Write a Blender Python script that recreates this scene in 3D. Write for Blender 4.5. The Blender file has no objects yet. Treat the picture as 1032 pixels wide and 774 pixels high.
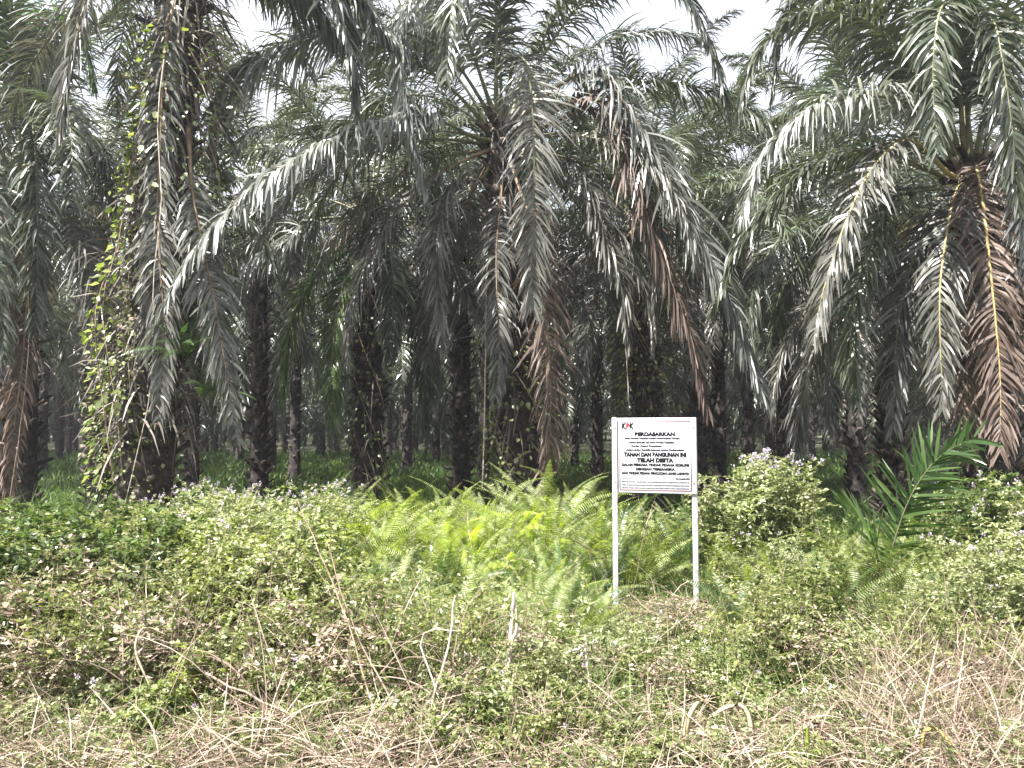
import bpy, math, random
import numpy as np
from math import sin, cos, pi, radians, atan2, sqrt
from mathutils import Vector

R = np.random.default_rng(7)
sc = bpy.context.scene
COL = sc.collection
FPX = 810.0
PITCH = radians(3.75)
CAMZ = 2.05

def P(px, py, Y):
    """world point seen at photo pixel (1032x774) at forward distance Y"""
    x = (px-516)/FPX; u = (387-py)/FPX
    d = (x, cos(PITCH)-u*sin(PITCH), sin(PITCH)+u*cos(PITCH))
    k = Y/d[1]
    return np.array([d[0]*k, Y, CAMZ+d[2]*k])

def PX(x, y, z=0.0):
    """photo pixel column of a world point"""
    return 516+FPX*x/(y*cos(PITCH)+(z-CAMZ)*sin(PITCH))

# ------------------------------------------------------------------ helpers
def norm(a):
    return a/np.maximum(np.linalg.norm(a, axis=-1, keepdims=True), 1e-9)

class Geo:
    def __init__(s): s.V = []; s.F = []; s.n = 0
    def add(s, V, F):
        V = np.asarray(V, float).reshape(-1, 3); F = np.asarray(F, int).reshape(-1, 4)
        s.V.append(V); s.F.append(F+s.n); s.n += len(V); return s
    def mesh(s, name, mat, smooth=False, extra=None):
        V = np.concatenate(s.V).astype(np.float32); F = np.concatenate(s.F).astype(np.int32)
        m = bpy.data.meshes.new(name)
        m.vertices.add(len(V)); m.vertices.foreach_set('co', V.ravel())
        m.loops.add(F.size); m.loops.foreach_set('vertex_index', F.ravel())
        m.polygons.add(len(F)); m.polygons.foreach_set('loop_start', np.arange(0, F.size, 4, dtype=np.int32))
        if smooth: m.polygons.foreach_set('use_smooth', np.ones(len(F), dtype=bool))
        m.materials.append(mat)
        if extra:
            g2, mat2 = extra; m.materials.append(mat2)
            k = sum(len(f) for f in s.F)-sum(len(f) for f in g2.F)
            m.polygons.foreach_set('material_index', np.r_[np.zeros(k, np.int32), np.ones(len(F)-k, np.int32)])
        m.update(calc_edges=True)
        return m
    def join(s, g):
        n0 = s.n
        for V in g.V: s.V.append(V)
        for F in g.F: s.F.append(F+n0)
        s.n += g.n; return s

def link(name, data, parent=None, loc=(0, 0, 0), rotz=0.0):
    o = bpy.data.objects.new(name, data); COL.objects.link(o)
    o.location = tuple(float(v) for v in loc); o.rotation_euler = (0, 0, rotz)
    if parent is not None: o.parent = parent
    return o

def tag(o, label=None, cat=None, group=None, kind=None):
    if label: o['label'] = label
    if cat: o['category'] = cat
    if group: o['group'] = group
    if kind: o['kind'] = kind
    return o

def copy_tree(o, parent=None):
    c = o.copy(); COL.objects.link(c); c.parent = parent
    for ch in list(o.children): copy_tree(ch, c)
    return c

def spline(pts, n):
    p = np.asarray(pts, float)
    p = np.vstack([2*p[0]-p[1], p, 2*p[-1]-p[-2]])
    m = len(p)-3; out = []
    for t in np.linspace(0, m-1e-6, n):
        i = int(t); f = t-i; a, b, c, d = p[i:i+4]
        out.append(.5*((2*b)+(-a+c)*f+(2*a-5*b+4*c-d)*f*f+(-a+3*b-3*c+d)*f**3))
    out = np.array(out)
    s = np.r_[0, np.cumsum(np.linalg.norm(np.diff(out, axis=0), axis=1))]
    q = np.linspace(0, s[-1], n)
    return np.stack([np.interp(q, s, out[:, k]) for k in range(3)], 1)

def tube(g, pts, rad, n=5, flat=1.0):
    pts = np.asarray(pts, float); m = len(pts)
    rad = np.broadcast_to(np.asarray(rad, float), (m,))
    T = norm(np.gradient(pts, axis=0))
    ref = np.array([0, 0, 1.]) if abs(T[0][2]) < .9 else np.array([1., 0, 0])
    a = norm(np.cross(T[0], ref)); V = []
    for i in range(m):
        a = norm(a-np.dot(a, T[i])*T[i]); b = np.cross(T[i], a)
        for k in range(n):
            w = 2*pi*k/n
            V.append(pts[i]+rad[i]*(cos(w)*a+flat*sin(w)*b))
    F = []
    for i in range(m-1):
        for k in range(n):
            k2 = (k+1) % n
            F.append((i*n+k, i*n+k2, (i+1)*n+k2, (i+1)*n+k))
    g.add(V, F)

def strips(g, base, d0, wv, L, W, segs, grav, prof, rng, twist=0.0, bend=None):
    """vectorised blades: base(N,3) d0(N,3) wv(N,3) width dir, L(N) W(N) grav(N)"""
    N = len(base); d = norm(d0); p = base.copy(); rows = []
    for k in range(segs+1):
        w = norm(wv-np.sum(wv*d, 1, keepdims=True)*d)
        if np.any(twist):
            tw = (twist*k/segs)[:, None] if hasattr(twist, '__len__') else twist*k/segs
            w = w*np.cos(tw)+np.cross(d, w)*np.sin(tw)
        h = (W*prof[k]*.5)[:, None]*w
        rows.append(np.stack([p-h, p+h], 1))
        p = p+d*(L/segs)[:, None]
        d = norm(d+np.array([0, 0, -1.])*grav[:, None])
        if bend is not None: d = norm(d+bend)
    V = np.stack(rows, 1).reshape(N, -1, 3)
    nv = 2*(segs+1)
    f = np.array([[2*k, 2*k+1, 2*k+3, 2*k+2] for k in range(segs)])
    F = (np.arange(N)[:, None, None]*nv+f[None]).reshape(-1, 4)
    g.add(V.reshape(-1, 3), F)

def leaves(g, c, d, nrm, L, W, fold=0.18):
    """diamond leaves with a folded midrib: 6 verts, 2 quads"""
    d = norm(d); s = norm(np.cross(d, nrm)); n = np.cross(s, d)
    L = L[:, None]; W = W[:, None]
    v = [c, c+d*L*.38+s*W*.5+n*W*fold, c+d*L, c+d*L*.38-s*W*.5+n*W*fold, c+d*L*.40, c+d*L*.72+s*W*.32+n*W*fold*.3-n*L*.03, c+d*L*.72-s*W*.32+n*W*fold*.3-n*L*.03]
    V = np.stack(v, 1)
    f = np.array([[0, 1, 5, 4], [4, 5, 2, 6], [0, 4, 6, 3]])
    N = len(c); F = (np.arange(N)[:, None, None]*7+f[None]).reshape(-1, 4)
    g.add(V.reshape(-1, 3), F)

def rdir(n, rng=R):
    return norm(rng.normal(size=(n, 3)))

# ------------------------------------------------------------------ materials
def nodes(name):
    m = bpy.data.materials.new(name); m.use_nodes = True
    nt = m.node_tree; nt.nodes.clear()
    out = nt.nodes.new('ShaderNodeOutputMaterial')
    return m, nt, out

def leaf_mat(name, cols, rough=.45, trans=.3, spec=.5, tcol=None, var=.25):
    m, nt, out = nodes(name); N = nt.nodes.new; Lk = nt.links.new
    geo = N('ShaderNodeNewGeometry'); oi = N('ShaderNodeObjectInfo')
    ramp = N('ShaderNodeValToRGB'); cr = ramp.color_ramp
    while len(cr.elements) < len(cols): cr.elements.new(.5)
    for i, c in enumerate(cols):
        cr.elements[i].position = i/(len(cols)-1) if len(cols) > 1 else 0
        cr.elements[i].color = (*c, 1)
    Lk(geo.outputs['Random Per Island'], ramp.inputs[0])
    hsv = N('ShaderNodeHueSaturation')
    mr = N('ShaderNodeMapRange'); mr.inputs[3].default_value = 1-var; mr.inputs[4].default_value = 1+var
    Lk(oi.outputs['Random'], mr.inputs[0]); Lk(mr.outputs[0], hsv.inputs['Value'])
    mh = N('ShaderNodeMapRange'); mh.inputs[3].default_value = .488; mh.inputs[4].default_value = .508
    ml = N('ShaderNodeMath'); ml.operation = 'FRACT'; m9 = N('ShaderNodeMath'); m9.operation = 'MULTIPLY'; m9.inputs[1].default_value = 17.3
    Lk(oi.outputs['Random'], m9.inputs[0]); Lk(m9.outputs[0], ml.inputs[0]); Lk(ml.outputs[0], mh.inputs[0]); Lk(mh.outputs[0], hsv.inputs['Hue'])
    Lk(ramp.outputs[0], hsv.inputs['Color'])
    tc = N('ShaderNodeTexCoord'); nz = N('ShaderNodeTexNoise'); nz.inputs['Scale'].default_value = 3.0
    Lk(tc.outputs['Object'], nz.inputs['Vector'])
    mul = N('ShaderNodeMix'); mul.data_type = 'RGBA'; mul.blend_type = 'MULTIPLY'; mul.inputs[0].default_value = .6
    nr = N('ShaderNodeValToRGB'); nr.color_ramp.elements[0].position = .3; nr.color_ramp.elements[0].color = (.6, .6, .55, 1)
    nr.color_ramp.elements[1].position = .7; nr.color_ramp.elements[1].color = (1.25, 1.25, 1.2, 1)
    Lk(nz.outputs[0], nr.inputs[0]); Lk(hsv.outputs[0], mul.inputs[6]); Lk(nr.outputs[0], mul.inputs[7])
    b = N('ShaderNodeBsdfPrincipled'); b.inputs['Roughness'].default_value = rough
    b.inputs['Specular IOR Level'].default_value = spec
    Lk(mul.outputs[2], b.inputs['Base Color'])
    if trans > 0:
        t = N('ShaderNodeBsdfTranslucent'); tm = N('ShaderNodeMix'); tm.data_type = 'RGBA'; tm.blend_type = 'MULTIPLY'
        tm.inputs[0].default_value = 1; tm.inputs[7].default_value = (*(tcol or (1.6, 1.8, .8)), 1)
        Lk(mul.outputs[2], tm.inputs[6]); Lk(tm.outputs[2], t.inputs[0])
        mx = N('ShaderNodeMixShader'); mx.inputs[0].default_value = trans
        Lk(b.outputs[0], mx.inputs[1]); Lk(t.outputs[0], mx.inputs[2]); Lk(mx.outputs[0], out.inputs[0])
    else:
        Lk(b.outputs[0], out.inputs[0])
    return m

def rough_mat(name, c1, c2, scale=8, rough=.85, bump=.4, spec=.3, island=False, c3=None):
    m, nt, out = nodes(name); N = nt.nodes.new; Lk = nt.links.new
    tc = N('ShaderNodeTexCoord'); nz = N('ShaderNodeTexNoise')
    nz.inputs['Scale'].default_value = scale; nz.inputs['Detail'].default_value = 6
    Lk(tc.outputs['Object'], nz.inputs['Vector'])
    r = N('ShaderNodeValToRGB'); r.color_ramp.elements[0].position = .35; r.color_ramp.elements[0].color = (*c1, 1)
    r.color_ramp.elements[1].position = .65; r.color_ramp.elements[1].color = (*c2, 1)
    if c3: e = r.color_ramp.elements.new(.52); e.color = (*c3, 1)
    b = N('ShaderNodeBsdfPrincipled'); b.inputs['Roughness'].default_value = rough
    b.inputs['Specular IOR Level'].default_value = spec
    if island:
        geo = N('ShaderNodeNewGeometry'); ad = N('ShaderNodeMath'); ad.operation = 'MULTIPLY_ADD'
        ad.inputs[1].default_value = .35; Lk(geo.outputs['Random Per Island'], ad.inputs[0])
        sb = N('ShaderNodeMath'); sb.operation = 'SUBTRACT'; sb.inputs[1].default_value = .17
        Lk(nz.outputs[0], sb.inputs[0]); Lk(sb.outputs[0], ad.inputs[2]); Lk(ad.outputs[0], r.inputs[0])
    else:
        Lk(nz.outputs[0], r.inputs[0])
    Lk(r.outputs[0], b.inputs['Base Color'])
    if bump:
        bp = N('ShaderNodeBump'); bp.inputs['Strength'].default_value = bump; bp.inputs['Distance'].default_value = .05
        Lk(nz.outputs[0], bp.inputs['Height']); Lk(bp.outputs[0], b.inputs['Normal'])
    Lk(b.outputs[0], out.inputs[0])
    return m

def flat_mat(name, c, rough=.5, spec=.4):
    m, nt, out = nodes(name); b = nt.nodes.new('ShaderNodeBsdfPrincipled')
    b.inputs['Base Color'].default_value = (*c, 1); b.inputs['Roughness'].default_value = rough
    b.inputs['Specular IOR Level'].default_value = spec
    nt.links.new(b.outputs[0], out.inputs[0]); return m

M = {}
M['palm'] = leaf_mat('palm_leaf', [(.028, .040, .022), (.048, .066, .036), (.070, .084, .055), (.13, .135, .105)], .38, .2, .8, (1.4, 1.6, .8), .4)
M['palm_grey'] = leaf_mat('palm_leaf_grey', [(.07, .072, .06), (.125, .125, .11), (.21, .205, .19)], .42, .18, .7, (1.3, 1.3, .9))
M['palm_sun_sheen'] = leaf_mat('palm_leaf_sun_sheen', [(.11, .12, .10), (.215, .225, .21), (.37, .38, .375)], .36, .18, .8, (1.3, 1.3, 1.0))  # sun sheen on the leaflets painted in as a paler base colour
M['palm_brown'] = leaf_mat('palm_leaf_dead', [(.085, .062, .050), (.17, .125, .105), (.27, .21, .18)], .55, .2, .35, (1.3, 1.0, .6))
M['palm_fresh'] = leaf_mat('palm_leaf_fresh', [(.03, .06, .018), (.055, .105, .03), (.10, .155, .05)], .35, .4, .6)
M['rachis'] = rough_mat('rachis', (.10, .11, .055), (.20, .19, .11), 6, .5, .1)
M['rachis_yellow'] = rough_mat('rachis_yellow', (.30, .23, .09), (.46, .36, .16), 6, .5, .1)
M['rachis_brown'] = rough_mat('rachis_brown', (.16, .10, .06), (.30, .22, .15), 6, .6, .1)
M['bark'] = rough_mat('palm_bark', (.016, .013, .012), (.06, .05, .044), 9, .9, .8)
M['stub'] = rough_mat('leaf_base_stub', (.024, .019, .016), (.16, .125, .105), 7, .85, .6, island=True, c3=(.055, .044, .036))
M['fibre'] = leaf_mat('dead_fibre', [(.05, .042, .036), (.12, .105, .09), (.22, .195, .17)], .7, .1, .3, (1, .9, .8))
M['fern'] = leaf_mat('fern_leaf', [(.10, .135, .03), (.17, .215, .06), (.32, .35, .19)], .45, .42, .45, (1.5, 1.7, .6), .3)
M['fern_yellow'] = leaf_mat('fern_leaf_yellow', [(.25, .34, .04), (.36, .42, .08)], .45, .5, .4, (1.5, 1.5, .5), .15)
M['fern_dark'] = leaf_mat('fern_leaf_dark', [(.03, .065, .018), (.06, .11, .03)], .4, .3, .5)
M['weed'] = leaf_mat('weed_leaf', [(.06, .08, .025), (.13, .16, .05), (.22, .24, .09), (.34, .34, .21)], .38, .38, .6, (1.5, 1.7, .7), .25)
M['weed_pale'] = leaf_mat('weed_leaf_pale', [(.13, .16, .06), (.24, .265, .12), (.40, .41, .28)], .42, .35, .6, (1.3, 1.5, .8), .2)
M['weed_dark'] = leaf_mat('weed_leaf_dark', [(.035, .06, .018), (.07, .105, .03), (.12, .155, .055)], .32, .3, .7)
M['litter'] = leaf_mat('ground_leaf', [(.05, .085, .025), (.10, .14, .045), (.17, .21, .08), (.27, .29, .16), (.30, .24, .18)], .45, .35, .5, (1.4, 1.6, .7), 0)
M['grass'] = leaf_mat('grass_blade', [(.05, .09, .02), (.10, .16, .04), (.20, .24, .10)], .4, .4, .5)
M['shaded_grass'] = leaf_mat('shaded_grass_blade', [(.03, .06, .015), (.06, .11, .025), (.10, .155, .045)], .45, .35, .4)  # darker copy of the grass, canopy shade put into the colour
M['straw'] = leaf_mat('dry_straw', [(.13, .09, .07), (.26, .195, .155), (.46, .38, .31)], .65, .15, .3, (1.1, 1, .9), 0)
M['flower'] = leaf_mat('flower_petal', [(.50, .38, .58), (.70, .62, .74), (.78, .74, .76)], .6, .4, .3, (1, 1, 1), 0)
M['stem'] = rough_mat('green_stem', (.10, .11, .04), (.20, .17, .09), 10, .6, .1)
M['twig'] = rough_mat('brown_twig', (.13, .085, .06), (.30, .22, .17), 12, .8, .2)
M['dead_stalk'] = rough_mat('pale_dead_stalk', (.38, .31, .25), (.62, .56, .49), 14, .75, .2)
M['dry_leaf'] = leaf_mat('dry_folded_leaf', [(.42, .33, .22), (.58, .48, .34)], .6, .25, .3, (1.1, 1, .7))
M['yellow_blade'] = leaf_mat('yellow_blade', [(.40, .36, .07), (.50, .42, .15)], .5, .3, .4, (1.2, 1.1, .6))
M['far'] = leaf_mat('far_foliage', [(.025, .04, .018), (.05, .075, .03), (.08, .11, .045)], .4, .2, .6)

# ------------------------------------------------------------------ terrain
def tz(x, y):
    x = np.asarray(x, float); y = np.asarray(y, float)
    z = .06*np.sin(x*1.3+.5)*np.cos(y*.9)+.035*np.sin(x*3.1+y*2.3)+.025*np.sin(y*4.7-x*1.9)
    z = z*np.clip(1.6-y/60, .4, 1)
    z += .07*np.exp(-((x-2.25)**2/.5+(y-9.6)**2/.35))
    z += .5*np.clip((3.4-y)/2.2, 0, 1)
    z += np.clip((y-40)/60, 0, None)**1.3*.9
    return z

def build_ground():
    ys = np.r_[np.linspace(-6, 3, 10), np.linspace(3.2, 16, 110), np.linspace(16.5, 60, 80), np.linspace(64, 700, 40)]
    t = np.linspace(-1, 1, 181); V = []
    for y in ys:
        w = 14+max(y, 0)*1.0
        x = t*w*(.6+.4*abs(t)); z = tz(x, np.full_like(x, y))
        V.append(np.stack([x, np.full_like(x, y), z], 1))
    V = np.concatenate(V); n = 181
    i = np.arange(len(ys)-1)[:, None]; j = np.arange(n-1)[None]
    a = i*n+j; F = np.stack([a, a+1, a+n+1, a+n], -1).reshape(-1, 4)
    m, nt, out = nodes('ground_soil'); N = nt.nodes.new; Lk = nt.links.new
    tc = N('ShaderNodeTexCoord')
    n1 = N('ShaderNodeTexNoise'); n1.inputs['Scale'].default_value = .7; n1.inputs['Detail'].default_value = 8
    n2 = N('ShaderNodeTexNoise'); n2.inputs['Scale'].default_value = 18; n2.inputs['Detail'].default_value = 8
    Lk(tc.outputs['Object'], n1.inputs[0]); Lk(tc.outputs['Object'], n2.inputs[0])
    r1 = N('ShaderNodeValToRGB'); r1.color_ramp.elements[0].position = .4; r1.color_ramp.elements[0].color = (.045, .075, .025, 1)
    r1.color_ramp.elements[1].position = .62; r1.color_ramp.elements[1].color = (.10, .085, .055, 1)
    r2 = N('ShaderNodeValToRGB'); r2.color_ramp.elements[0].position = .35; r2.color_ramp.elements[0].color = (.45, .45, .45, 1)
    r2.color_ramp.elements[1].position = .7; r2.color_ramp.elements[1].color = (1.5, 1.5, 1.4, 1)
    Lk(n1.outputs[0], r1.inputs[0]); Lk(n2.outputs[0], r2.inputs[0])
    mx = N('ShaderNodeMix'); mx.data_type = 'RGBA'; mx.blend_type = 'MULTIPLY'; mx.inputs[0].default_value = 1
    Lk(r1.outputs[0], mx.inputs[6]); Lk(r2.outputs[0], mx.inputs[7])
    b = N('ShaderNodeBsdfPrincipled'); b.inputs['Roughness'].default_value = .95
    bp = N('ShaderNodeBump'); bp.inputs['Strength'].default_value = .8; bp.inputs['Distance'].default_value = .06
    Lk(n2.outputs[0], bp.inputs['Height']); Lk(bp.outputs[0], b.inputs['Normal'])
    Lk(mx.outputs[2], b.inputs['Base Color']); Lk(b.outputs[0], out.inputs[0])
    o = link('ground', Geo().add(V, F).mesh('ground', m, True)); o['kind'] = 'structure'
build_ground()

# ------------------------------------------------------------------ palm fronds
def frond_geo(gl, gr, pts, pairs=110, Lmax=.95, W=.045, pet=.2, g0=.22, rng=R, segs=4, thick=.035, spread=1.0, roll=0.0):
    c = spline(pts, 48); T = norm(np.gradient(c, axis=0))
    # parallel transported side vector
    t0 = T[0]; s = np.cross(t0, [0, 0, 1.])
    if np.linalg.norm(s) < .15: s = np.cross(np.mean(T, 0)+np.array([.01, .02, 0]), [0, 0, 1.])
    s = norm(s); S = []
    for i in range(len(c)):
        s = norm(s-np.dot(s, T[i])*T[i]); S.append(s)
    S = np.array(S); Nn = np.cross(S, T)
    if roll: S, Nn = S*cos(roll)+Nn*sin(roll), Nn*cos(roll)-S*sin(roll)
    n = pairs*2
    u = np.linspace(0, 1, pairs).repeat(2)+rng.normal(0, .004, n); u = np.clip(u, 0, 1)
    sgn = np.tile([1., -1.], pairs)
    q = pet+u*(1-pet)
    idx = q*(len(c)-1)
    def at(A): return np.stack([np.interp(idx, np.arange(len(c)), A[:, k]) for k in range(3)], 1)
    B = at(c); t = norm(at(T)); sd = norm(at(S)); nn = norm(at(Nn))
    L = Lmax*(np.clip(u/.22, .0, 1)**.6*.65+.35)*(1-.62*u**3)*rng.uniform(.78, 1.08, n)
    ph = rng.uniform(0, 6.28, 3)
    a = np.radians(68-38*u+rng.normal(0, 9, n)+7*np.sin(u*19+ph[0]+sgn*2))
    L = L*(1+.12*np.sin(u*27+ph[1]+sgn)); L[rng.random(n) < .09] *= .55
    e = np.radians(rng.normal(12, 22, n))*(1-.5*u)
    d0 = t*np.cos(a)[:, None]+sd*(sgn*np.sin(a)*np.cos(e)*spread)[:, None]+nn*(np.sin(a)*np.sin(e))[:, None]
    grav = g0*rng.uniform(.45, 1.65, n)*(1+.25*np.sin(u*13+ph[2]+sgn))
    brk = rng.random(n) < .08; grav[brk] *= 2.2
    keep = rng.random(n) > .06+.10*(np.sin(u*31+ph[1]*2+sgn*1.5) > .75)
    wv = t+rng.normal(0, .25, (n, 3))
    prof = [.7, 1, .95, .7, .12] if segs == 4 else ([.8, 1, .8, .12] if segs == 3 else [.9, 1, .15])
    strips(gl, B[keep], d0[keep], wv[keep], L[keep], (W*rng.uniform(.75, 1.15, n))[keep], segs, grav[keep], prof, rng,
           twist=rng.normal(0, .5, n)[keep])
    r = thick*np.interp(np.linspace(0, 1, 24), [0, .12, .25, .7, 1], [2.1, 1.2, .95, .5, .12])
    tube(gr, spline(c[::3], 24), r, 5, .7)

def arc_pts(elev, droop, Ln, rng, n=12, sway=.12, power=1.25):
    p = np.zeros(3); pts = [p.copy()]; az = 0
    k = rng.normal(0, sway)
    for i in range(n):
        s = (i+.5)/n
        pit = radians(max(elev-droop*s**power, -87)); az = k*s
        p = p+Ln/n*np.array([cos(pit)*cos(az), cos(pit)*sin(az), sin(pit)])
        pts.append(p.copy())
    return np.array(pts)

# shared frond classes: (elevation, droop, length)
CLS = [(78, 55, 5.2), (66, 85, 5.8), (52, 105, 6.2), (36, 115, 6.3), (18, 110, 6.2), (0, 88, 6.0), (-28, 60, 5.6), (-62, 26, 4.8)]
FR = []
for ci, (el, dr, Ln) in enumerate(CLS):
    row = []
    for v in range(2):
        gl, gr = Geo(), Geo()
        pts = arc_pts(el+R.normal(0, 4), dr+R.normal(0, 8), Ln*R.uniform(.92, 1.05), R)
        frond_geo(gl, gr, pts, 140, .98, .034, .2, .33)
        mt = 'palm' if ci < 5 else ('palm_grey' if ci < 7 or v else 'palm_brown')
        row.append((gl.mesh('frond', M[mt]), gr.mesh('rachis', M['rachis' if ci < 6 else 'rachis_brown'], True)))
    FR.append(row)

def stub_geo(g, n, r0, h0, h1, rng, size=1.0, lean=None):
    box = np.array([[-.5, 0, -.5], [.5, 0, -.5], [.5, 0, .5], [-.5, 0, .5], [-.32, 1, -.35], [.32, 1, -.35], [.32, 1, .35], [-.32, 1, .35]])
    f = np.array([[0, 1, 2, 3], [4, 7, 6, 5], [0, 4, 5, 1], [1, 5, 6, 2], [2, 6, 7, 3], [3, 7, 4, 0]])
    i = np.arange(n); a = i*radians(137.5)+rng.normal(0, .12, n); z = h0+(h1-h0)*(i+rng.random(n))/n
    rr = np.vectorize(r0)(z)*.85
    el = np.radians(rng.uniform(20, 62, n)); ln = rng.uniform(.16, .38, n)*size
    out = np.stack([np.cos(a)*np.cos(el), np.sin(a)*np.cos(el), np.sin(el)], 1)
    sd = np.stack([-np.sin(a), np.cos(a), 0*a], 1); up = np.cross(sd, out)
    b = np.stack([np.cos(a)*rr, np.sin(a)*rr, z], 1)
    if lean is not None: b = b+lean(z)
    w = rng.uniform(.11, .2, n)*size; t = rng.uniform(.05, .09, n)*size
    V = b[:, None]+box[None, :, 0:1]*(sd*w[:, None])[:, None]+box[None, :, 1:2]*(out*ln[:, None])[:, None]+box[None, :, 2:3]*(up*t[:, None])[:, None]
    F = (i[:, None, None]*8+f[None]).reshape(-1, 4)
    g.add(V.reshape(-1, 3), F)

def fibre_geo(g, n, r0, h0, h1, rng, lean=None, Lr=(.4, 1.4)):
    a = rng.uniform(0, 2*pi, n); z = rng.uniform(h0, h1, n); rr = np.vectorize(r0)(z)*rng.uniform(1.0, 1.5, n)
    b = np.stack([np.cos(a)*rr, np.sin(a)*rr, z], 1)
    if lean is not None: b = b+lean(z)
    d = np.stack([np.cos(a)*.5, np.sin(a)*.5, rng.uniform(-1.2, .4, n)], 1)+rng.normal(0, .25, (n, 3))
    wv = np.stack([-np.sin(a), np.cos(a), 0*a], 1)+rng.normal(0, .4, (n, 3))
    strips(g, b, d, wv, rng.uniform(*Lr, n), rng.uniform(.015, .04, n), 3, np.full(n, .45), [.6, 1, .8, .2], rng, twist=rng.normal(0, .7, n))

def trunk_mesh(h, r_base, r_top, rng, nst, lean=(0, 0), stub=1.0, sides=14):
    def r0(z): return r_base+(r_top-r_base)*min(max(z/h, 0), 1)+.10*math.exp(-max(z, 0)*2.5)
    def ln(z):
        z = np.asarray(z, float); k = (z/h)**1.2 if np.all(z >= 0) else np.clip(z/h, 0, None)**1.2
        return np.stack([lean[0]*k, lean[1]*k, 0*k], -1)
    g = Geo(); zs = np.linspace(-.3, h, 26); V = []
    for i, z in enumerate(zs):
        for k in range(sides):
            a = 2*pi*k/sides; r = r0(z)*(1+rng.normal(0, .06))
            V.append(np.array([cos(a)*r, sin(a)*r, z])+ln(max(z, 0)))
    F = [(i*sides+k, i*sides+(k+1) % sides, (i+1)*sides+(k+1) % sides, (i+1)*sides+k) for i in range(len(zs)-1) for k in range(sides)]
    g.add(V, F)
    gs = Geo(); stub_geo(gs, nst, r0, .05, h+.1, rng, stub, ln)
    return g, gs, r0, ln

def near_palm(px, pyc, Y, label, seed, r=.36, basepx=None, nst=190, customs=(), elevs=None, skip=(), stub=1.0, fib=160, fibh=.45, count=30, skirt=122):
    """a palm of its own: trunk from the ground up to the crown seen at pixel (px, pyc)"""
    rng = np.random.default_rng(seed)
    top = P(px, pyc, Y); bx = P(basepx if basepx else px, 440, Y)[0]
    bz = float(tz(bx, Y)); h = top[2]-bz
    root = link('oil_palm', None, None, (bx, Y, bz)); tag(root, label, 'palm tree', 'oil palms at the front edge of the plantation')
    lean = (top[0]-bx, 0)
    g, gs, r0, ln = trunk_mesh(h, r, r*.85, rng, nst, lean, stub)
    link('trunk', g.join(gs).mesh('trunk', M['bark'], extra=(gs, M['stub'])), root)
    if fib:
        gf = Geo(); fibre_geo(gf, fib, r0, h*fibh, h, rng, ln, (.3, 1.15))
        link('dead_fibres', gf.mesh('dead_fibres', M['fibre']), root)
    off = np.array([lean[0], lean[1], h])
    # generic crown
    for k in range(count):
        f = k/(count-1)
        el = 85-skirt*f**1.05+rng.normal(0, 6)
        ci = int(np.argmin([abs(el-c[0]) for c in CLS]))
        az = (k*radians(137.5)+seed) % (2*pi)
        deg = math.degrees(az)
        if any(a <= deg <= b and e0 <= el <= e1 for (a, b, e0, e1) in skip): continue
        ml, mr = FR[ci][rng.integers(0, 2)]
        loc = off+np.array([cos(az)*.25, sin(az)*.25, -.55*f])
        fo = link('frond', ml, root, loc, az); s = rng.uniform(.86, 1.08); fo.scale = (s, s, s)
        link('rachis', mr, fo)
    # fronds with a course of their own
    org = np.array([bx, Y, bz])
    for spec in customs:
        pts, mat, rmat, lab = spec[:4]; kw = spec[4] if len(spec) > 4 else {}
        W = [P(*p) for p in pts]; start = off+org+np.array([0, 0, -.3])
        if kw.pop('root', True): W = [start*.6+W[0]*.4] + W if np.linalg.norm(start-W[0]) > .6 else W
        W = np.array(W)-org; o0 = W[0].copy()
        gl, gr = Geo(), Geo()
        frond_geo(gl, gr, W-o0, rng=rng, **({'pairs': 180, 'Lmax': .98, 'W': .042, 'pet': .16, 'g0': .33} | kw))
        fo = link('frond', gl.mesh('frond', M[mat]), root, o0)
        if lab: fo['label'] = lab
        link('rachis', gr.mesh('rachis', M[rmat], True), fo)
    return root, off, r0, ln, h

G, B_, K = 'palm_grey', 'palm_brown', 'palm'
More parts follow.
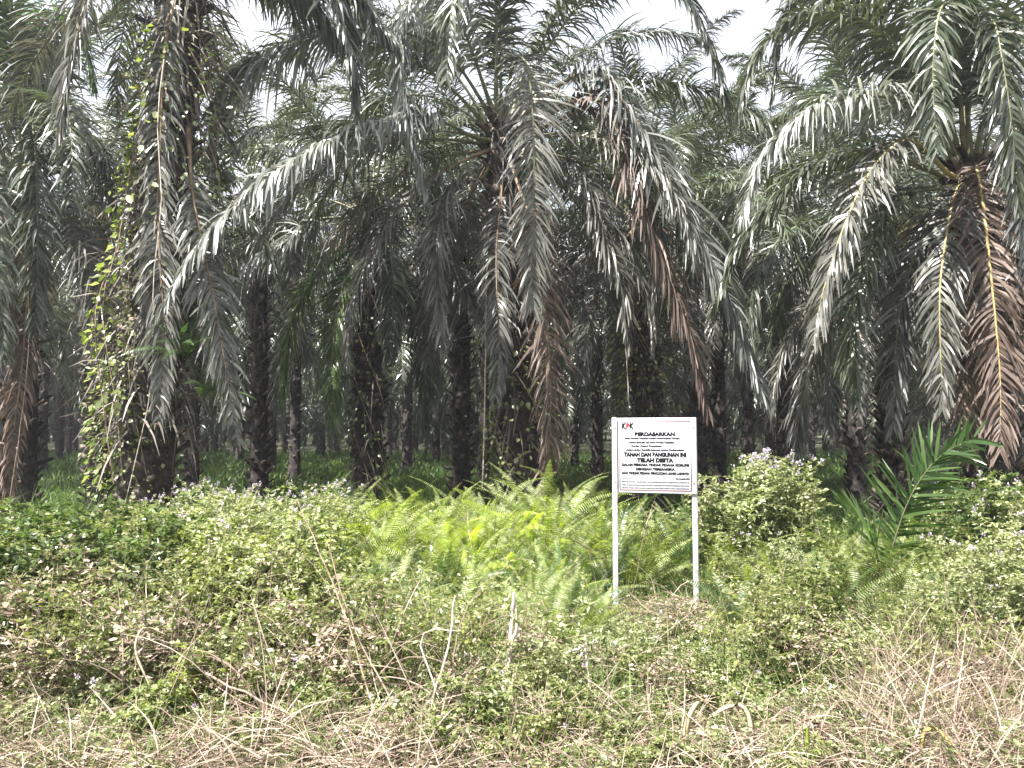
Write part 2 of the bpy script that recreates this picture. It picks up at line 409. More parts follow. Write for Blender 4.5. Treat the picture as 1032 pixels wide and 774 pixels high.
# the centre palm
centre = near_palm(505, 128, 16, 'big oil palm in the centre with a brown dead frond hanging down its trunk', 11, .38, basepx=527, nst=230, fib=420, fibh=.1,
  skip=[(215, 325, -90, 60)], count=34, customs=[
  ([(508, 120, 15.9), (518, 62, 15.2), (531, 66, 14.5), (537, 120, 14.2), (538, 200, 14.1), (535, 310, 14.2)], G, 'rachis', 'grey green frond hanging straight down towards the viewer', {'g0': .22, 'Lmax': 1.0, 'pairs': 200, 'W': .04}),
  ([(520, 180, 15.6), (540, 240, 15.1), (549, 310, 14.9), (555, 400, 14.9), (551, 492, 15)], B_, 'rachis_brown', 'rusty brown dead frond along the trunk', {'Lmax': 1.0, 'g0': .3, 'pairs': 150}),
  ([(480, 140, 15.6), (430, 118, 14.7), (350, 135, 13.6), (270, 180, 12.7), (205, 240, 12.1), (166, 305, 11.9)], 'palm_sun_sheen', 'rachis', 'long frond with painted sun sheen reaching far to the left', {'Lmax': 1.0, 'pairs': 230, 'W': .05, 'g0': .6}),
  ([(490, 110, 15.8), (440, 45, 15.2), (350, 30, 14.6), (270, 62, 14.2), (222, 120, 14.0), (215, 170, 14)], 'palm_sun_sheen', 'rachis', None, {'Lmax': 1.25, 'pairs': 210, 'g0': .5}),
  ([(492, 100, 15.7), (462, 20, 15.0), (425, -10, 14.6), (405, 40, 14.4), (412, 120, 14.3), (428, 190, 14.3)], 'palm_sun_sheen', 'rachis', None, {'Lmax': 1.05, 'pairs': 200, 'W': .05}),
  ([(540, 105, 15.7), (595, 72, 15.1), (640, 120, 14.6), (685, 200, 14.3), (730, 290, 14.2), (768, 395, 14.2)], 'palm_sun_sheen', 'rachis_brown', 'heavy grey brown frond bending down to the right', {'Lmax': 1.4, 'g0': .34, 'pairs': 240, 'W': .05}),
  ([(545, 120, 15.6), (600, 100, 15.0), (632, 160, 14.6), (664, 250, 14.4), (695, 340, 14.4), (712, 410, 14.4)], B_, 'rachis_brown', None, {'Lmax': 1.1, 'g0': .4, 'pairs': 190}),
  ([(530, 90, 15.8), (560, 15, 15.0), (620, -35, 14.4), (685, -8, 14.0), (720, 60, 13.9), (732, 110, 13.9)], K, 'rachis', None, {'Lmax': .95}),
  ([(500, 100, 15.6), (500, 10, 15), (490, -60, 14.2), (470, -60, 13.6), (455, 10, 13.3), (450, 80, 13.3)], K, 'rachis', None),
  ([(530, 160, 15.6), (580, 170, 15.2), (610, 240, 14.9), (628, 290, 14.8), (634, 345, 14.8)], G, 'rachis', None, {'Lmax': .9}),
  ([(485, 180, 15.7), (455, 190, 15.3), (440, 260, 15.1), (446, 350, 15)], G, 'rachis', None, {'Lmax': .8}),
  ([(545, 130, 15.9), (600, 110, 15.6), (640, 150, 15.4), (655, 230, 15.2), (660, 330, 15.2)], G, 'rachis_brown', None, {'Lmax': .9}),
  ([(505, 200, 15.6), (500, 260, 15.2), (503, 350, 15.1), (500, 400, 15.1)], G, 'rachis_brown', None, {'Lmax': .7, 'g0': .4}),
  ])
# the right palm
right = near_palm(978, 165, 13, 'oil palm at the right edge with yellow frond stalks and a brown frond', 23, .40, basepx=1000, nst=200, fib=300, fibh=.2,
  skip=[(150, 340, -90, 55)], count=34, customs=[
  ([(965, 160, 12.8), (930, 112, 12.4), (880, 97, 12.0), (820, 112, 11.7), (770, 155, 11.6), (748, 215, 11.6)], 'palm_sun_sheen', 'rachis', 'frond with painted sun sheen arching to the left', {'Lmax': .95, 'pairs': 200, 'g0': .5}),
  ([(955, 175, 12.6), (918, 140, 12.1), (878, 172, 11.7), (848, 235, 11.5), (828, 300, 11.5), (820, 345, 11.5)], G, 'rachis_yellow', None, {'Lmax': .85}),
  ([(965, 190, 12.4), (955, 230, 12.0), (947, 300, 11.8), (950, 410, 11.8)], 'palm_grey', 'rachis_yellow', 'hanging frond with a bright yellow stalk', {'Lmax': .75, 'g0': .3, 'pairs': 150, 'pet': .1, 'thick': .024}),
  ([(983, 165, 12.3), (990, 200, 11.9), (1000, 290, 11.7), (1008, 380, 11.7), (1008, 455, 11.7)], B_, 'rachis_yellow', 'reddish brown dead frond with an orange yellow stalk', {'Lmax': .85, 'g0': .28, 'pairs': 170, 'pet': .08, 'thick': .028}),
  ([(1000, 190, 12.4), (1030, 240, 12.0), (1052, 330, 11.9), (1060, 420, 11.9)], B_, 'rachis_yellow', None, {'Lmax': .9}),
  ([(970, 130, 12.7), (965, 50, 12.1), (955, 5, 11.4), (945, 20, 11), (940, 80, 10.9), (945, 150, 10.9)], K, 'rachis', None, {'Lmax': .8}),
  ([(975, 130, 12.7), (985, 40, 12.1), (1000, 20, 11.4), (1010, 60, 11), (1020, 130, 10.9), (1025, 200, 10.9)], K, 'rachis', None, {'Lmax': .8}),
  ([(960, 150, 12.8), (915, 60, 12.4), (860, 15, 12.0), (800, 20, 11.8), (760, 60, 11.7), (745, 110, 11.7)], K, 'rachis', None, {'Lmax': .9}),
  ([(950, 190, 12.8), (905, 200, 12.5), (872, 260, 12.3), (858, 330, 12.3), (862, 400, 12.3)], K, 'rachis', None, {'Lmax': .85}),
  ([(955, 150, 12.9), (890, 40, 13), (830, -20, 13), (790, 20, 13), (780, 90, 13)], K, 'rachis', None, {'Lmax': .95}),
  ([(955, 180, 13), (880, 150, 13.2), (810, 175, 13.4), (750, 240, 13.6), (720, 310, 13.8)], K, 'rachis', None, {'Lmax': .95}),
  ([(960, 200, 12.7), (925, 250, 12.5), (905, 330, 12.5), (900, 430, 12.5)], G, 'rachis', None, {'Lmax': .8, 'g0': .35}),
  ([(990, 130, 12.6), (1010, 110, 12.0), (1030, 150, 11.6), (1040, 230, 11.5), (1042, 300, 11.5)], 'palm_sun_sheen', 'rachis', None, {'Lmax': .8}),
  ([(985, 210, 12.5), (975, 290, 12.3), (975, 400, 12.3), (978, 460, 12.3)], B_, 'rachis_brown', None, {'Lmax': .7, 'g0': .4}),
  ])
# the vine covered palm
left = near_palm(188, -75, 13, 'tall oil palm at left wrapped in climbing vines', 31, .42, basepx=146, nst=260, fib=1300, fibh=.2,
  skip=[(200, 360, -90, 50), (0, 50, -90, 40), (60, 130, -90, -20)], count=21, customs=[
  ([(180, -60, 12.8), (140, -70, 12.3), (95, -20, 12.0), (72, 60, 11.9), (62, 130, 11.9)], G, 'rachis_brown', 'greyish frond bent down to the left', {'Lmax': .95}),
  ([(200, -60, 12.8), (260, -90, 12.4), (320, -40, 12.2), (350, 40, 12.1), (358, 110, 12.1)], K, 'rachis', None),
  ([(205, -60, 12.8), (270, -50, 12.7), (345, -15, 12.8), (395, 40, 12.9)], K, 'rachis', None, {'Lmax': 1.0, 'g0': .5}),
  ([(205, -50, 12.8), (245, -30, 13), (300, -5, 13.4), (340, 40, 13.7)], K, 'rachis', None, {'Lmax': 1.0, 'g0': .5}),
  ([(180, -20, 12.6), (165, 60, 12.3), (160, 180, 12.2), (150, 300, 12.2), (145, 360, 12.2)], G, 'rachis_brown', None, {'Lmax': .6, 'g0': .4}),
  ([(190, 130, 12.6), (195, 200, 12.4), (215, 300, 12.3), (232, 400, 12.3), (238, 445, 12.3)], G, 'rachis_brown', 'dry grey frond hanging down to the right of the trunk', {'Lmax': .7, 'g0': .4, 'root': False}),
  ([(165, 150, 12.4), (160, 230, 12.2), (165, 330, 12.2), (160, 420, 12.2)], G, 'rachis_brown', None, {'Lmax': .6, 'g0': .4, 'root': False}),
  ])
# palm left of centre, further back
mid = near_palm(372, 205, 20, 'oil palm between the vine covered palm and the centre palm, ferns at its foot', 47, .36, nst=200, fib=300, fibh=.1,
  skip=[(200, 340, -60, 40)], count=32, customs=[
  ([(360, 225, 19.8), (325, 228, 19.2), (280, 248, 18.7), (235, 285, 18.4), (205, 325, 18.4)], 'palm_sun_sheen', 'rachis', 'frond with painted sun sheen drooping to the left', {'Lmax': 1.15, 'g0': .5}),
  ([(388, 225, 19.8), (425, 235, 19.2), (460, 275, 18.9), (490, 340, 18.9)], G, 'rachis', None, {'Lmax': .95}),
  ([(375, 215, 19.8), (380, 195, 19), (392, 240, 18.5), (396, 300, 18.4), (392, 360, 18.4)], K, 'rachis', None, {'Lmax': .95}),
  ([(355, 250, 19.8), (320, 275, 19.2), (295, 330, 19), (285, 400, 19)], 'palm_fresh', 'rachis', 'green frond lit from behind', {'Lmax': 1.0}),
  ([(365, 260, 19.8), (345, 290, 19.3), (335, 360, 19.1), (338, 430, 19)], 'palm_fresh', 'rachis', None, {'Lmax': 1.0}),
  ([(385, 260, 19.8), (410, 290, 19.3), (425, 360, 19.1), (428, 430, 19)], K, 'rachis', None, {'Lmax': 1.0, 'g0': .35}),
  ])
near_palm(20, 165, 17, 'oil palm at the left edge with a dry frond hanging to the grass', 53, .38, nst=170, fib=200, count=20, skip=[(230, 330, -90, 20)], customs=[
  ([(25, 180, 16.6), (60, 205, 16.1), (88, 260, 15.8), (104, 330, 15.8), (108, 370, 15.8)], G, 'rachis', None, {'Lmax': 1.0}),
  ([(25, 180, 16.2), (30, 240, 15.7), (24, 350, 15.6), (12, 450, 15.6), (8, 500, 15.6)], B_, 'rachis_brown', 'dry brown frond hanging to the ground', {'Lmax': .7, 'g0': .45}),
  ([(20, 130, 16.6), (22, 60, 16.4), (10, 10, 16.0), (-10, 20, 15.7), (-20, 90, 15.6)], 'palm_fresh', 'rachis', None, {'Lmax': .8}),
  ([(25, 130, 16.6), (42, 60, 16.6), (62, 25, 16.5), (82, 40, 16.3), (95, 90, 16.2)], 'palm_fresh', 'rachis', None, {'Lmax': .8}),
  ([(20, 150, 16.4), (30, 120, 15.8), (36, 160, 15.3), (38, 250, 15.2), (36, 330, 15.2)], K, 'rachis', None, {'Lmax': .9}),
  ([(10, 150, 16.4), (0, 130, 15.8), (-4, 180, 15.4), (0, 280, 15.3), (4, 360, 15.3)], K, 'rachis', None, {'Lmax': .9}),
  ([(25, 150, 16.6), (60, 120, 16.2), (95, 150, 15.9), (118, 230, 15.8)], K, 'rachis', None, {'Lmax': .9}),
  ([(15, 170, 16.6), (60, 160, 16.2), (120, 170, 16), (160, 200, 16)], K, 'rachis', None, {'Lmax': .9}),
  ([(0, 150, 16.6), (-10, 90, 16.6), (0, 30, 16.5), (30, 20, 16.3), (45, 90, 16.2)], 'palm_fresh', 'rachis', None, {'Lmax': .8}),
  ])
near_palm(645, 215, 21, 'oil palm behind the signboard, its trunk hung with vines', 61, .36, basepx=652, nst=200, fib=420, fibh=.1, count=32)
near_palm(700, 215, 25, 'oil palm with a dark trunk just right of the signboard', 67, .36, nst=170, fib=200, count=32)
near_palm(858, 175, 24, 'oil palm with a slim dark trunk, right of the round bush', 71, .28, basepx=862, nst=170, fib=160, count=34)
near_palm(893, 230, 18, 'short oil palm with a rough scaly trunk behind the young palm', 73, .25, basepx=898, nst=240, fib=120, fibh=.5, count=24)
near_palm(465, 205, 24, 'oil palm close behind the centre palm, on its left', 79, .27, nst=170, fib=200, count=32)
near_palm(262, 175, 25, 'oil palm right of the vine covered palm, one row back', 83, .27, nst=170, fib=200, count=23)
near_palm(100, 185, 22, 'oil palm just left of the vine covered palm, in shade', 89, .27, nst=170, fib=200, count=20)
near_palm(790, 190, 27, 'oil palm in the gap between the sign and the right palm', 97, .27, nst=150, fib=200, count=22)
near_palm(655, 130, 30, 'tall fresh green oil palm seen against the sky above the sign', 101, .36, nst=150, fib=100, count=18)

# ------------------------------------------------------------------ background palms
def back_palm_proto(seed, h, sweep=112, nf=27):
    rng = np.random.default_rng(seed)
    gl, gr = Geo(), Geo()
    for k in range(nf):
        f = k/(nf-1); el = 82-sweep*f+rng.normal(0, 7); az = k*radians(137.5)
        dr = float(np.interp(el, [-60, -20, 20, 50, 80], [25, 65, 110, 105, 60]))
        p = arc_pts(el, dr, rng.uniform(5, 6.1), rng, 9)
        q = np.stack([p[:, 0]*cos(az)-p[:, 1]*sin(az), p[:, 0]*sin(az)+p[:, 1]*cos(az), p[:, 2]+h-.5*f], 1)
        frond_geo(gl, gr, q, 62, .95, .075, .2, .26, rng, 3)
    g, gs, r0, ln = trunk_mesh(h, .26, .23, rng, 90, (0, 0), .8, 10)
    fibre_geo(gl, 60, r0, h*.5, h, rng)
    return (g.join(gs).mesh('trunk', M['bark'], extra=(gs, M['stub'])), None, gl.mesh('crown', M['palm']), gr.mesh('frond_stalks', M['rachis'], True))
protos = [back_palm_proto(200+i, h) for i, h in enumerate((8.6, 9.6, 8.0, 10.4))]
protos += [back_palm_proto(210+i, h, 158, 34) for i, h in enumerate((7.4, 8.6, 6.6))]
rng = np.random.default_rng(5)
nb = 0
zones = [(-900, 110, 'oil palm in the shaded rows behind the left edge of the thicket'),
         (110, 340, 'oil palm in the dark rows seen right of the vine covered palm'),
         (340, 600, 'oil palm in the dark rows behind the centre palm'),
         (600, 780, 'oil palm in the dark rows behind the signboard'),
         (780, 2000, 'oil palm in the rows behind the grassy clearing on the right')]
for r in range(17):
    Y = 29+r*7.0
    half = Y*.66+8
    step = 6.6
    k0 = int(half/step)+1
    for k in range(-k0, k0+1):
        x = (k+.5*(r % 2))*step+rng.normal(0, .5)+.8; y = Y+rng.normal(0, .6)
        px = PX(x, y)
        if px < -140 or px > 1172: continue
        if y < 40 and 790 < px < 880: continue
        t, s, c, st = protos[rng.integers(0, 4) if r < 3 else rng.integers(3, 7)]
        lab = [z for z in zones if z[0] <= px < z[1]][0][2]
        if r >= 5: lab = lab.replace('oil palm', 'far oil palm')
        root = link('oil_palm', None, None, (x, y, float(tz(x, y))), rng.uniform(0, 6.28))
        q = rng.uniform(.9, 1.12); root.scale = (q, q, q)
        tag(root, lab, 'palm tree', lab.replace('oil palm', 'oil palms', 1))
        link('trunk', t, root); cr = link('crown', c, root); link('frond_stalks', st, cr)
        nb += 1
print('background palms', nb)

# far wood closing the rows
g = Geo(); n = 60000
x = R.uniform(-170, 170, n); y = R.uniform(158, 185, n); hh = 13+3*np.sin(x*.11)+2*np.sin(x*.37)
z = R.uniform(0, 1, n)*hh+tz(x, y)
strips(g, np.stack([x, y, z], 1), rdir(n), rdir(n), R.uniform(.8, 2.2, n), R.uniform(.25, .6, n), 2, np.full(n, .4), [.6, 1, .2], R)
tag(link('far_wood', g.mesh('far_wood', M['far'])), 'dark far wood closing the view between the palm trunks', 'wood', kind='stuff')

# ------------------------------------------------------------------ undergrowth prototypes
def fern_proto(seed, mat, nf, L, e0=72, wide=.085):
    rng = np.random.default_rng(seed); g = Geo(); gs = Geo()
    for k in range(nf):
        az = k*2.4+rng.normal(0, .3); Ln = L*rng.uniform(.65, 1.1)
        p = arc_pts(rng.uniform(e0-22, 88), rng.uniform(35, 95), Ln, rng, 8)
        q = np.stack([p[:, 0]*cos(az)-p[:, 1]*sin(az), p[:, 0]*sin(az)+p[:, 1]*cos(az), p[:, 2]], 1)
        c = spline(q, 30); T = norm(np.gradient(c, axis=0)); S = norm(np.cross(T, [0, 0, 1.])+1e-4); roll = rng.normal(0, .6)
        N0 = np.cross(S, T); S = S*cos(roll)+N0*sin(roll)
        m = int(Ln/.027); u = np.linspace(.12, 1, m).repeat(2); sg = np.tile([1., -1.], m)
        idx = u*29
        at = lambda A: np.stack([np.interp(idx, np.arange(30), A[:, j]) for j in range(3)], 1)
        pl = wide*np.interp(u, [.1, .35, .7, 1], [.55, 1, .8, .15])*rng.uniform(.9, 1.1, len(u))
        d = at(S)*sg[:, None]+at(T)*.25+np.array([0, 0, -.15])
        strips(g, at(c), d, at(T)+rng.normal(0, .12, (len(u), 3)), pl, np.full(len(u), .0135 if mat != 'fern_yellow' else .019), 2, np.full(len(u), .15), [1, .85, .3], rng)
        tube(gs, c[::4], np.linspace(.004, .0015, len(c[::4])), 3)
    return g.mesh('leaflets', M[mat]), gs.mesh('stalks', M['stem'])

ferns = [fern_proto(300, 'fern', 13, 1.15), fern_proto(301, 'fern', 15, 1.3), fern_proto(302, 'fern', 12, .95, 60),
         fern_proto(303, 'fern_yellow', 5, 1.2, 78), fern_proto(304, 'fern_yellow', 3, 1.3, 80, .1), fern_proto(305, 'fern_dark', 14, 1.15)]

def weed_proto(seed, mat, h, spread, nst, leaf=(.035, .075), dens=26, flowers=0, wr=.5, flop=0.0):
    rng = np.random.default_rng(seed); g = Geo(); gs = Geo(); gf = Geo(); C = []; D = []
    tips = []
    for k in range(nst):
        az = rng.uniform(0, 2*pi); hk = h*rng.uniform(.6, 1.05); sp = spread*rng.uniform(.2, 1)
        b = np.array([cos(az)*.1*sp, sin(az)*.1*sp, 0])
        e = np.array([cos(az)*sp, sin(az)*sp, hk])
        mid_ = (b+e)/2+np.array([rng.normal(0, .1), rng.normal(0, .1), hk*.12])
        c = spline([b, mid_, e], 14); tube(gs, c[::2], np.linspace(.007, .002, 7), 3)
        tips.append(c[-1])
        for j in range(3, 14):
            for _ in range(2):
                if rng.random() < .55:
                    d = norm(np.array([rng.normal(), rng.normal(), rng.uniform(-.1, .9)])); ln = rng.uniform(.1, .32)*min(1, h)
                    q = np.array([c[j]+d*ln*t+np.array([0, 0, -.25*ln*t*t]) for t in np.linspace(0, 1, 5)])
                    tube(gs, q[::2], [.003, .002, .001], 3); tips.append(q[-1])
                    m = int(dens*ln*2.2)+2; t = rng.uniform(.15, 1, m)
                    C.append(q[0]+(q[-1]-q[0])*t[:, None]); D.append(np.repeat(d[None], m, 0)*.6+rdir(m, rng))
        m = int(dens*hk*.8); t = rng.uniform(.25, 1, m)
        C.append(np.stack([np.interp(t*13, np.arange(14), c[:, i]) for i in range(3)], 1)); D.append(rdir(m, rng))
    C = np.concatenate(C); D = np.concatenate(D); n = len(C)
    L = rng.uniform(*leaf, n)
    up = np.array([0, 0, 1.])+rng.normal(0, .45, (n, 3))
    D[:, 2] = D[:, 2]*.5-.1
    leaves(g, C, D, up, L, L*rng.uniform(wr*.8, wr*1.15, n))
    r = [g.mesh('foliage', M[mat]), gs.mesh('stems', M['stem']), None]
    if flowers:
        T = np.array(tips); T = T[np.argsort(-T[:, 2])][:flowers]
        r[2] = []
        for t in T:
            gf = Geo(); m = 12; c0 = t+np.array([0, 0, .015])+rng.normal(0, .012, (m, 3))
            leaves(gf, c0, rdir(m, rng)+np.array([0, 0, .5]), rdir(m, rng), np.full(m, .028), np.full(m, .016))
            r[2].append(gf.mesh('flower_head', M['flower']))
    return r

HAZE = .0008
weeds = {
 'tall': [weed_proto(400+i, 'weed', 1.3, .55, 11) for i in range(3)],
 'flower': [weed_proto(410+i, 'weed_pale', 1.25, .5, 11, flowers=4) for i in range(2)],
 'dark': [weed_proto(420+i, 'weed_dark', 1.2, .6, 12, (.05, .1)) for i in range(2)],
 'low': [weed_proto(430+i, 'weed', .55, .5, 10, (.03, .07), 34) for i in range(3)],
 'lowpale': [weed_proto(440+i, 'weed_pale', .5, .5, 10, (.03, .065), 34, flowers=1) for i in range(2)],
  'dry': [weed_proto(460+i, 'straw', .6, .45, 12, (.025, .06), 12, wr=.4) for i in range(2)],
  'spindly': [weed_proto(470+i, ['weed', 'weed_pale', 'weed'][i], 1.2, .35, 4, (.03, .07), 16) for i in range(3)],
 'big': [weed_proto(450+i, 'weed', 1.0, .5, 9, (.05, .10), 22, wr=.55) for i in range(2)],
}

def clear_of_sign(x, y, front=8.1):
    px = PX(x, y); return not (585 < px < 730 and front < y < 10.2)
def put_fern(x, y, v, lab, grp, s=1.0, tiltx=0, cat='fern'):
    if not clear_of_sign(x, y): return
    l, st = ferns[v]
    o = link('fern', None, None, (x, y, float(tz(x, y))), R.uniform(0, 6.28)); o.scale = (s, s, s*R.uniform(.9, 1.1))
    o.rotation_euler = (R.normal(0, .1), R.normal(0, .1), R.uniform(0, 6.28))
    tag(o, lab, cat, grp); link('leaflets', l, o); link('stalks', st, o); return o

def put_weed(x, y, kind, lab, grp, s=1.0, z=None):
    if 838 < PX(x, y) < 965 and 7.4 < y < 9.7: s = min(s, .62 if kind in ('low', 'lowpale') else .4)
    if not clear_of_sign(x, y, 7.6): return
    fl, st, fw = weeds[kind][R.integers(0, len(weeds[kind]))]
    o = link('weed_bush' if kind not in ('low', 'lowpale', 'dry') else 'weed_plant', None, None, (x, y, float(tz(x, y)) if z is None else z))
    o.scale = (s, s, s*R.uniform(.9, 1.12)); o.rotation_euler = (R.normal(0, .08), R.normal(0, .08), R.uniform(0, 6.28))
    tag(o, lab, 'bush' if kind not in ('low', 'lowpale', 'dry') else 'weed', grp)
    link('foliage', fl, o); link('stems', st, o)
    for f in fw or []: link('flower_head', f, o)
    return o

def X(px, Y): return (px-516)/FPX*Y

# fern thicket left of the sign, in front of the centre palm
def scatter(n, pxr, yr, mind, seed):
    rng = np.random.default_rng(seed); out = []
    tries = 0
    while len(out) < n and tries < n*60:
        tries += 1
        y = sqrt(rng.uniform(yr[0]**2, yr[1]**2)); px = rng.uniform(*pxr); x = X(px, y)
        if all((x-a)**2+(y-b)**2 > mind*mind for a, b in out): out.append((x, y))
    return out

for x, y in scatter(90, (300, 616), (9.0, 14.4), .34, 1):
    v = int(R.choice([0, 1, 2, 5], p=[.35, .35, .15, .15]))
    s = .85 if y < 10 else (1.1 if y < 12 else 1.3)
    put_fern(x, y, v, 'light green sword fern in the thicket between the centre palm and the sign', 'sword ferns left of the signboard', s*R.uniform(.85, 1.1))
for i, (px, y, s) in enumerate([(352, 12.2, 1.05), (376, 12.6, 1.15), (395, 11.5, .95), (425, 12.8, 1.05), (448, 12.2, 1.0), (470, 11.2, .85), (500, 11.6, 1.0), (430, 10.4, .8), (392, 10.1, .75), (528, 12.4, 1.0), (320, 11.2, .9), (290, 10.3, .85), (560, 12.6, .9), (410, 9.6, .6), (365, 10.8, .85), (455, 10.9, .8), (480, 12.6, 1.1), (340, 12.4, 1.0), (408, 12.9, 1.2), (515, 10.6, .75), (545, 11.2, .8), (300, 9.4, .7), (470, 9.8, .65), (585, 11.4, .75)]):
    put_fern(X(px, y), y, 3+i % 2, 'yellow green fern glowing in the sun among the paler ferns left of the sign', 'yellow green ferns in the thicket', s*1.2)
for x, y in scatter(28, (600, 735), (10.4, 13.8), .28, 2):
    put_fern(x, y, int(R.choice([0, 2, 5], p=[.35, .25, .4])), 'dull green fern growing close behind the two white posts', 'ferns behind the signboard', R.uniform(.9, 1.2))
for x, y in scatter(70, (715, 1040), (8.2, 13), .3, 3):
    put_fern(x, y, int(R.choice([0, 2, 1, 5], p=[.4, .3, .2, .1])), 'green fern among the weeds on the right of the sign', 'ferns right of the signboard', R.uniform(.7, 1.05))
for x, y in scatter(10, (560, 900), (6.6, 8.6), .4, 4):
    put_fern(x, y, 2, 'low fern in the open ground in front of the sign', 'low ferns in front of the signboard', R.uniform(.4, .6))

for x, y in scatter(42, (300, 600), (7.4, 9.6), .26, 5):
    put_fern(x, y, int(R.choice([0, 2, 1, 5])), 'pale fern on the near edge of the thicket, left of the sign', 'ferns on the near edge of the thicket', R.uniform(.55, .85))
for x, y in scatter(28, (20, 330), (7.8, 11.2), .35, 6):
    put_fern(x, y, int(R.choice([0, 1, 2])), 'fern standing up among the leafy bushes on the left', 'ferns among the left bushes', R.uniform(.9, 1.2))
# bushes and weeds
for x, y in scatter(46, (-40, 150), (6.6, 10.5), .38, 11):
    put_weed(x, y, str(R.choice(['tall', 'tall', 'big', 'dark'])), 'leafy green bush in the dense bank at the left edge', 'leafy bushes at the left edge', R.choice([.6, .8, .95, 1.15])*R.uniform(.9, 1.08)*(1 if y > 7.6 else .75))
for x, y in scatter(34, (150, 330), (7.8, 10.6), .38, 12):
    put_weed(x, y, str(R.choice(['tall', 'flower', 'tall', 'low'])), 'green weed bush below the vine covered palm', 'weed bushes below the vine covered palm', R.choice([.5, .7, .95])*R.uniform(.9, 1.1))
for x, y in scatter(26, (150, 345), (10.6, 13), .42, 13):
    put_weed(x, y, 'flower', 'weed bush topped with pale lilac flowers at the foot of the vine covered palm', 'lilac flowering bushes', R.uniform(.8, 1.02))
for x, y in scatter(13, (722, 800), (10.6, 12.0), .25, 14):
    put_weed(x, y, 'flower', 'pale round bush right of the signboard', 'stems of the round pale bush', R.uniform(1.05, 1.25))
for x, y in scatter(18, (955, 1045), (10.0, 12), .3, 15):
    put_weed(x, y, str(R.choice(['dark', 'flower', 'dark'])), 'dark leafy bush in front of the right palm', 'bushes in front of the right palm', R.uniform(.9, 1.15))
for x, y in scatter(70, (760, 1045), (6.6, 9.8), .3, 16):
    put_weed(x, y, str(R.choice(['low', 'lowpale', 'flower', 'tall'])), 'tangled pale green weed in the right foreground', 'weeds in the right foreground', R.choice([.4, .55, .8])*R.uniform(.9, 1.1))
for x, y in [q for q in scatter(95, (120, 570), (5.8, 9.4), .28, 17) if (q[1] < 7.0 and PX(*q) < 440) or PX(*q) < 320]:
    put_weed(x, y, str(R.choice(['low', 'lowpale', 'big', 'tall', 'low'])), 'small green weed in the foreground tangle left of the sign', 'small weeds in the left foreground', R.uniform(.55, .95))
for x, y in scatter(75, (540, 1045), (4.8, 7.6), .3, 18):
    put_weed(x, y, str(R.choice(['low', 'lowpale'])), 'low weed in the dry tangle below the sign', 'low weeds in the foreground', R.uniform(.45, .75))
for x, y in scatter(34, (-30, 540), (4.9, 6.2), .36, 19):
    put_weed(x, y, str(R.choice(['low', 'lowpale'])), 'low weed among dry straw at the bottom left', 'low weeds at the bottom left', R.uniform(.5, .85))

for x, y in scatter(26, (-30, 330), (5.6, 9.5), .45, 20):
    put_weed(x, y, 'dry', 'withered pinkish brown weed among the green ones on the left', 'withered weeds on the left', R.uniform(.8, 1.7))
for x, y in scatter(26, (330, 1045), (4.9, 8.0), .4, 21):
    put_weed(x, y, 'dry', 'withered brown weed in the tangle below and right of the sign', 'withered weeds in the foreground', R.uniform(.5, 1.0))

for x, y in [q for q in scatter(56, (-30, 560), (5.8, 9.0), .35, 22) if PX(*q) < 320 or q[1] < 6.8]:
    put_weed(x, y, 'spindly', 'thin tall weed rising above the tangle left of the sign', 'thin tall weeds on the left', R.uniform(.6, 1.1))
for x, y in scatter(34, (730, 1045), (6.0, 9.5), .35, 23):
    put_weed(x, y, 'spindly', 'thin tall weed rising above the tangle right of the sign', 'thin tall weeds on the right', R.uniform(.5, .95))

# ------------------------------------------------------------------ ground cover (stuff)
def keepview(x, y): 
    px = PX(x, y); return (px > -70) & (px < 1100)
def hloc(x, y):
    px = PX(x, y)
    h = .16+.10*np.sin(x*2.1+1)*np.sin(y*1.7)+.06*np.sin(x*5+y*4)
    h = h+np.where((px < 170) & (y > 6.2), .30, 0)+np.where((px < 600) & (y > 8.6), .25, 0)+np.where((px > 760) & (y > 7.5), .15, 0)
    clear = np.exp(-(((px-650)/110)**2+((y-8.9)/1.3)**2))
    return np.clip(h*(1-.75*clear), .03, 1)
g = Geo(); n = 230000
y = 4.3+9.7*R.random(n)**1.25; x = R.uniform(-.72, .72, n)*y
k = keepview(x, y); x, y = x[k], y[k]; n = len(x)
pat = np.sin(x*3.3+np.sin(y*2.1)*2)*np.sin(y*3.9+np.sin(x*1.7)*2)
k = R.random(n) < (.62+.38*pat)*np.clip((y-4.2)/1.5, .35, 1); x, y = x[k], y[k]; n = len(x)
z = tz(x, y)+hloc(x, y)*R.random(n)**.7
d = rdir(n); d[:, 2] = d[:, 2]*.4
L = R.uniform(.022, .06, n)
leaves(g, np.stack([x, y, z], 1), d, np.array([0, 0, 1.])+R.normal(0, .5, (n, 3)), L, L*R.uniform(.4, .7, n))
tag(link('leafy_ground_cover', g.mesh('leafy_ground_cover', M['litter'])), 'creeping small leaved ground cover over the whole foreground', 'ground cover', kind='stuff')

g = Geo(); n = 26000
y = 4.3+11*R.random(n)**1.3; x = R.uniform(-.72, .72, n)*y; k = keepview(x, y) & (R.random(n) < np.clip((y-4.4)/2, .15, 1)); x, y = x[k], y[k]
cl = R.normal(0, .05, (len(x), 2)); n = len(x)
b = np.stack([x, y, tz(x, y)], 1)
d = np.stack([R.normal(0, .45, n), R.normal(0, .45, n), np.ones(n)], 1)
strips(g, b, d, rdir(n), (.18+hloc(x, y))*R.uniform(.5, 1.6, n), R.uniform(.004, .010, n), 3, R.uniform(.05, .4, n), [1, .9, .6, .1], R)
tag(link('grass', g.mesh('grass', M['grass'])), 'thin green grass growing through the foreground weeds', 'grass', kind='stuff')

